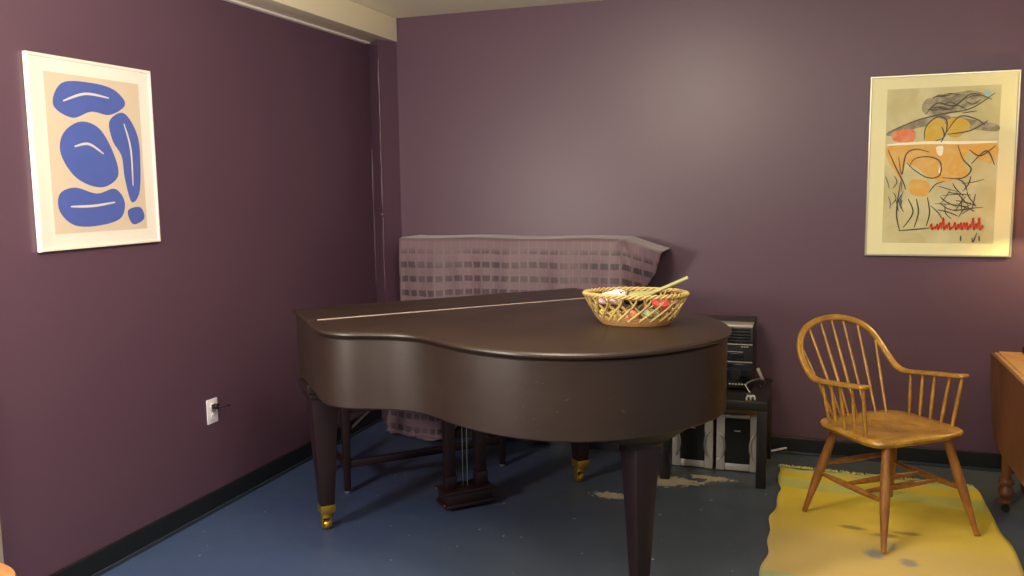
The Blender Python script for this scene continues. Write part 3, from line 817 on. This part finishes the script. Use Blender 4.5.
def washy(name, col, amt=.3):
    m = N(name); c = m.mix(m.math('MULTIPLY', m.ramp(m.noise(11, 5, dist=1.5), .35, .7), amt), col, srgb(212, 202, 160)); m.set(Base_Color=c, Roughness=.7); return m.m
rm = [rpaper(), washy('orange crayon wash', srgb(218, 166, 76), .35), washy('red orange wash', srgb(222, 116, 78), .35), washy('charcoal smudge', srgb(128, 120, 100), .55),
      simple('charcoal line', srgb(84, 78, 66), .8), simple('red crayon line', srgb(206, 60, 40), .7), simple('pale blue dab', srgb(150, 190, 200), .7), simple('pale highlight', srgb(240, 236, 210), .7), washy('amber wash', srgb(206, 170, 60), .25), simple('blue grey line', srgb(110, 115, 140), .8)]
def draw_right(bm, pw, ph, z):
    S = lambda pts: [(a * pw, b * ph) for a, b in pts]
    zz = [z + .0003]
    def nz(): zz[0] += .00007; return zz[0]
    B = lambda pts, mi, k=5: blob(bm, S(pts), nz(), mi, k)
    R = lambda pts, w, mi: ribbon(bm, S(pts), w, nz(), mi)
    B([(-.35, .70), (-.3, .85), (.05, .90), (.5, .94), (.8, .84), (.45, .74), (.2, .68), (-.1, .62)], 3)
    B([(-.95, .46), (-.4, .60), (.1, .64), (.1, .54), (-.4, .5), (-.9, .4)], 3)
    B([(.2, .62), (.7, .55), (.98, .5), (.95, .42), (.5, .46), (.1, .5)], 3)
    B([(-.85, .45), (-.5, .48), (-.5, .32), (-.86, .34)], 2, 3)
    B([(-.28, .5), (-.12, .62), (.05, .56), (.02, .38), (-.12, .32), (-.28, .34)], 8)
    B([(.1, .58), (.35, .6), (.5, .5), (.3, .36), (.1, .4)], 8)
    B([(-.97, .26), (-.6, .28), (-.62, .05), (-.7, -.16), (-.85, -.02), (-.95, .1)], 1)
    B([(-.6, .28), (0, .29), (.5, .26), (.42, .05), (.5, -.1), (.2, -.2), (-.15, -.16), (-.4, -.02), (-.6, .06)], 1)
    B([(.45, .26), (.96, .26), (.97, .06), (.8, .02), (.6, .12)], 1)
    B([(-.52, -.18), (-.2, -.2), (-.2, -.38), (-.5, -.36)], 1, 3)
    B([(-.08, .24), (.04, .25), (.03, .14), (-.04, .14)], 7, 4); B([(0, .0), (.04, .01), (.03, -.1), (-.02, -.08)], 7, 4)
    B([(.66, .02), (.86, .0), (.84, -.22), (.62, -.2)], 0, 4)
    B([(.74, .94), (.82, .92), (.8, .86), (.72, .88)], 6, 4)
    R([(-.97, .285), (-.3, .30), (.4, .29), (.98, .29)], .016, 7)
    rr = random.Random(3)
    for pts in ([(-.95, .44), (-.5, .58), (.0, .66), (.5, .72), (.9, .9)], [(-.3, .66), (-.1, .80), (.2, .76), (.5, .9), (.85, .82)],
                [(-.3, .34), (-.28, .5), (-.1, .62), (.08, .58), (.06, .38), (-.1, .32)], [(.08, .42), (.3, .62), (.6, .58), (.75, .5)], [(.1, .4), (.5, .44), (.8, .56)],
                [(-.6, .05), (-.45, -.05), (-.2, -.15), (.0, -.12), (.0, .05), (-.2, .12), (-.45, .1), (-.55, .0)], [(-.95, .22), (-.8, .0), (-.65, -.2), (-.6, -.3)], [(-.75, .12), (-.68, -.1), (-.62, .15), (-.45, .22), (-.2, .18)],
                [(.05, -.15), (.4, -.16), (.55, -.05), (.4, .08), (.3, .26)], [(.5, .2), (.7, .12), (.95, .24)], [(.55, .02), (.8, .18), (.95, .0)], [(-.7, -.2), (-.75, -.6), (-.68, -.84)], [(-.55, -.42), (-.45, -.6), (-.62, -.8)],
                [(-.4, -.42), (-.35, -.6), (-.42, -.8)], [(-.2, -.4), (-.15, -.6), (-.2, -.78)], [(-.7, -.84), (-.4, -.82), (-.1, -.8)], [(.0, .3), (.05, .4), (.0, .5)]):
        R(pts, .007, 4)
    for k in range(26):
        cx, cy = rr.uniform(-.05, .7), rr.uniform(-.62, -.2); a = rr.uniform(0, PI)
        dx, dy = .2 * math.cos(a), .1 * math.sin(a)
        R([(cx - dx, cy - dy), (cx + rr.uniform(-.05, .05), cy + rr.uniform(-.03, .03)), (cx + dx, cy + dy)], rr.uniform(.004, .007), 4)
    for k in range(10):
        cx, cy = rr.uniform(-.98, -.6), rr.uniform(-.5, -.1)
        R([(cx, cy), (cx + rr.uniform(-.06, .06), cy - .08), (cx + rr.uniform(-.05, .08), cy - .16)], .005, 9 if k % 2 else 4)
    for k in range(12):
        cx, cy = rr.uniform(-.2, .6), rr.uniform(.66, .92)
        R([(cx - .12, cy), (cx, cy + rr.uniform(-.04, .04)), (cx + .14, cy + rr.uniform(-.03, .03))], .005, 4)
    # red crayon scribble near the foot of the sheet
    for k in range(9):
        x0_ = -.14 + k * .105; h_ = rr.choice((.05, .07, .13))
        R([(x0_, -.80 + rr.uniform(-.02, .02)), (x0_ + .03, -.80 + h_), (x0_ + .05, -.82), (x0_ + .09, -.76 + rr.uniform(-.03, .03)), (x0_ + .10, -.80)], .009, 5)
    for pts in ([(.42, -.9), (.42, -.97)], [(.62, -.92), (.64, -.98), (.7, -.86)], [(.74, -.9), (.75, -.97)]): R(pts, .006, 4)
pr_ = picture('picture', 'silver framed abstract drawing in ochre, orange and charcoal above the armchair', (.6135, Y0, 1.624), (PI / 2, 0, 0), .704, .952, .010, .03, (.085, .070),
              M['silver'], M['creammat'], draw_right, rm)

# ------------------------------------------------------------------ wicker basket and its contents on the piano
bx = Vector((-.655, 3.30, 1.006)); BA = math.radians(8)
bk = thing('wicker_basket', 'oval openwork wicker basket of odds and ends on the closed piano lid', 'basket', bx, BA)
def ov(a, rx, ry, z): return (rx * math.cos(a), ry * math.sin(a), z)
BH = .120
def rad(t): return (.128 + (.198 - .128) * t ** .8, .085 + (.135 - .085) * t ** .8)
bm = bmesh.new()
for k in range(3):
    rx, ry = rad(k * .10); tube(bm, [ov(2 * PI * q / 60, rx, ry, .006 + k * .0105) for q in range(60)], .0055, 6, closed=True)
for k in range(3):
    rx, ry = rad(k * .10 + .04)
    tube(bm, [ov(2 * PI * q / 72, rx + .003 * (1 if q % 2 else -1), ry + .003 * (1 if q % 2 else -1), .010 + k * .0105) for q in range(72)], .0035, 6, closed=True)
link('base_coil', bm, M['wickerdark'], bk, 60)
bm = bmesh.new(); rx, ry = .125, .082
prof_prism(bm, [(rx * math.cos(2 * PI * q / 40), ry * math.sin(2 * PI * q / 40)) for q in range(40)], [(0, .002), (0, .007)])
link('bottom', bm, M['wickerdark'], bk)
bm = bmesh.new()
NL = 22
for k in range(NL):
    for s in (-1, 1):
        a0 = 2 * PI * k / NL; pts = []
        for q in range(11):
            t = q / 10; rx, ry = rad(.15 + .85 * t); a = a0 + s * (.50 * math.sin(t * PI / 2))
            d = .003 * s
            pts.append(ov(a, rx + d, ry + d, .022 + (BH - .024) * t))
        tube(bm, pts, .0046, 6)
link('lattice', bm, M['wicker'], bk, 60)
bm = bmesh.new()
for s in (0, 2.1, 4.2):
    pts = []
    for q in range(150):
        a = 2 * PI * q / 150; ph = a * 17 + s; rx, ry = rad(1)
        pts.append(ov(a, rx + .006 * math.cos(ph), ry + .006 * math.cos(ph), BH + .006 * math.sin(ph)))
    tube(bm, pts, .0048, 6, closed=True)
link('braided_rim', bm, M['wicker'], bk, 60)
def inb(x, y, z):
    c, s = math.cos(BA), math.sin(BA); return (bx.x + x * c - y * s, bx.y + x * s + y * c, bx.z + z)
def lump(name, label, cat, loc, s, mat, rot=(0, 0, 0), seed=1, amp=.12, sub=3, dots=None):
    rr = random.Random(seed); bm = bmesh.new(); bmesh.ops.create_icosphere(bm, subdivisions=sub, radius=1)
    ph = [rr.uniform(0, 6) for _ in range(6)]
    for v in bm.verts:
        k = 1 + amp * (math.sin(v.co.x * 4 + ph[0]) + math.sin(v.co.y * 5 + ph[1]) + math.sin(v.co.z * 4 + ph[2])) / 2
        v.co = Vector((v.co.x * s[0] * k, v.co.y * s[1] * k, v.co.z * s[2] * k))
    o = link(name, bm, mat, None, 80); o.location = loc; o.rotation_euler = rot
    return tag(o, label, cat)
def dotted():
    m = N('white paper with black dots'); vo = m.n('ShaderNodeTexVoronoi'); vo.inputs['Scale'].default_value = 70; m.put(vo.inputs['Vector'], m.obj())
    f = m.math('SUBTRACT', 1.0, m.ramp(vo.outputs['Distance'], .22, .3))
    x, y, z = m.sep(m.obj()); f = m.math('MULTIPLY', f, m.ramp(x, -.005, .008))
    m.set(Base_Color=m.mix(f, srgb(226, 210, 220), srgb(50, 50, 56)), Roughness=.5); return m.m
lump('crumpled_packet', 'white packet with black dots, at the left inside the wicker basket', 'packet', inb(-.082, -.010, .103), (.046, .036, .028), dotted(), (.3, -.1, .2), 2, .2)
lump('pink_packet', 'pale pink crumpled packet between the dotted packet and the left rim of the basket', 'packet', inb(-.130, .035, .088), (.022, .024, .018), simple('pale pink film', srgb(222, 190, 205), .35), (0, .3, 0), 5, .2)
lump('red_packet', 'red and pink crumpled packet at the right inside the wicker basket', 'packet', inb(.105, -.03, .080), (.042, .034, .024), simple('red pink film', srgb(206, 70, 78), .35, var=.3, scale=30), (.1, .1, 0), 8, .22)
lump('yellow_ball', 'small yellow ball seen through the left side of the wicker basket', 'ball', inb(-.122, -.028, .046), (.0165, .0165, .0165), simple('yellow plastic', srgb(224, 206, 60), .4), seed=3, amp=0)
lump('black_pouch', 'black pouch near the middle of the wicker basket, behind the pale green brush', 'pouch', inb(-.01, .06, .085), (.04, .03, .024), M['black'], (0, 0, .4), 6, .15)
lump('green_packet', 'dull green packet seen through the right side of the wicker lattice', 'packet', inb(.062, -.045, .04), (.035, .02, .026), simple('dull green film', srgb(120, 142, 104), .4), (0, 0, .2), 9, .15)
lump('orange_packet', 'orange red packet seen through the middle of the wicker lattice', 'packet', inb(-.012, -.052, .038), (.032, .02, .024), simple('orange red film', srgb(196, 110, 76), .4), (0, 0, -.1), 12, .15)
lump('yellow_packet', 'dull yellow packet seen through the wicker lattice, beside the yellow ball', 'packet', inb(-.075, -.042, .036), (.03, .022, .024), simple('dull yellow film', srgb(196, 180, 96), .4), (0, 0, -.2), 14, .15)
br = thing('hair_brush', 'pale green brush whose handle sticks up over the right rim of the wicker basket', 'brush', inb(.028, .0, .105), BA)
bm = bmesh.new()
P = spline([(-.055, -.01, 0), (-.02, -.006, .004), (.02, 0, .010), (.06, .006, .026), (.12, .014, .052), (.165, .02, .072), (.172, .021, .075)], 5)
n = len(P); rr_ = [.0105 if i > n * .45 else .0105 + .018 * math.sin(PI * (1 - i / (n * .45)) * .75) for i in range(n)]; rr_[0] = .008; rr_[-1] = .006
rr_ = [q * 1.25 for q in rr_]
tube(bm, P, rr_, 12, flat=.6)
link('handle', bm, simple('pale olive green plastic', srgb(150, 150, 100), .5, var=.08), br, 60)
bm = bmesh.new()
for i in range(5):
    for j in range(-1, 2): tube(bm, [(-.045 + i * .011, -.008 + j * .008, .008), (-.045 + i * .011, -.008 + j * .008, .022)], .0013, 5)
link('bristles', bm, simple('light bristle', srgb(196, 190, 150), .6), br, 0)

# ------------------------------------------------------------------ lights
def area(name, loc, target, size, power, col, sy=None):
    d = bpy.data.lights.new(name, 'AREA'); d.energy = power; d.color = col; d.size = size
    if sy: d.shape = 'RECTANGLE'; d.size_y = sy
    o = bpy.data.objects.new(name, d); C.objects.link(o); o.location = loc
    o.rotation_euler = (Vector(target) - Vector(loc)).to_track_quat('-Z', 'Y').to_euler(); return o
def point(name, loc, power, col, r=.05):
    d = bpy.data.lights.new(name, 'POINT'); d.energy = power; d.color = col; d.shadow_soft_size = r
    o = bpy.data.objects.new(name, d); C.objects.link(o); o.location = loc; return o
point('lamp_light', (LX, LY, LZ + .085), 125, (1, .74, .28), .032)
for lx, ly, pw_ in ((-1.2, 1.1, 74), (.2, .4, 60), (1.3, 1.2, 42), (-.9, 2.4, 72)):  # unseen ceiling lamp split into several added points to spread its highlight
    point('ceiling_split_light', (lx, ly, 2.32), pw_, (1, .89, .70), .25)
area('left_lamp_light', (-2.58, .9, 1.38), (-1.0, 5, 1.0), .36, 56, (1, .92, .80))
w = bpy.data.worlds.new('World'); bpy.context.scene.world = w; w.use_nodes = True
w.node_tree.nodes['Background'].inputs[0].default_value = (.56, .52, .62, 1); w.node_tree.nodes['Background'].inputs[1].default_value = .5

# ------------------------------------------------------------------ camera
yaw, pitch, roll, fpx = math.radians(-19.4885), math.radians(6.79486), math.radians(.78617), 855.87
cy, sy, cp, sp2 = math.cos(yaw), math.sin(yaw), math.cos(pitch), math.sin(pitch)
fwd = Vector((sy * cp, cy * cp, -sp2)); r = Vector((cy, -sy, 0)); dn = fwd.cross(r)
rr2 = r * math.cos(roll) + dn * math.sin(roll); dd = -r * math.sin(roll) + dn * math.cos(roll)
cd = bpy.data.cameras.new('camera'); cam = bpy.data.objects.new('camera', cd); C.objects.link(cam)
cam.matrix_world = Matrix(((rr2.x, -dd.x, -fwd.x, 0), (rr2.y, -dd.y, -fwd.y, 0), (rr2.z, -dd.z, -fwd.z, 1.55), (0, 0, 0, 1)))
cd.sensor_width = 36; cd.lens = fpx / 1024 * 36; cd.clip_start = .02
S = bpy.context.scene; S.camera = cam
S.view_settings.view_transform = 'Standard'; S.view_settings.look = 'None'; S.view_settings.gamma = 1
S.view_settings.use_curve_mapping = False; S.view_settings.exposure = 0.0
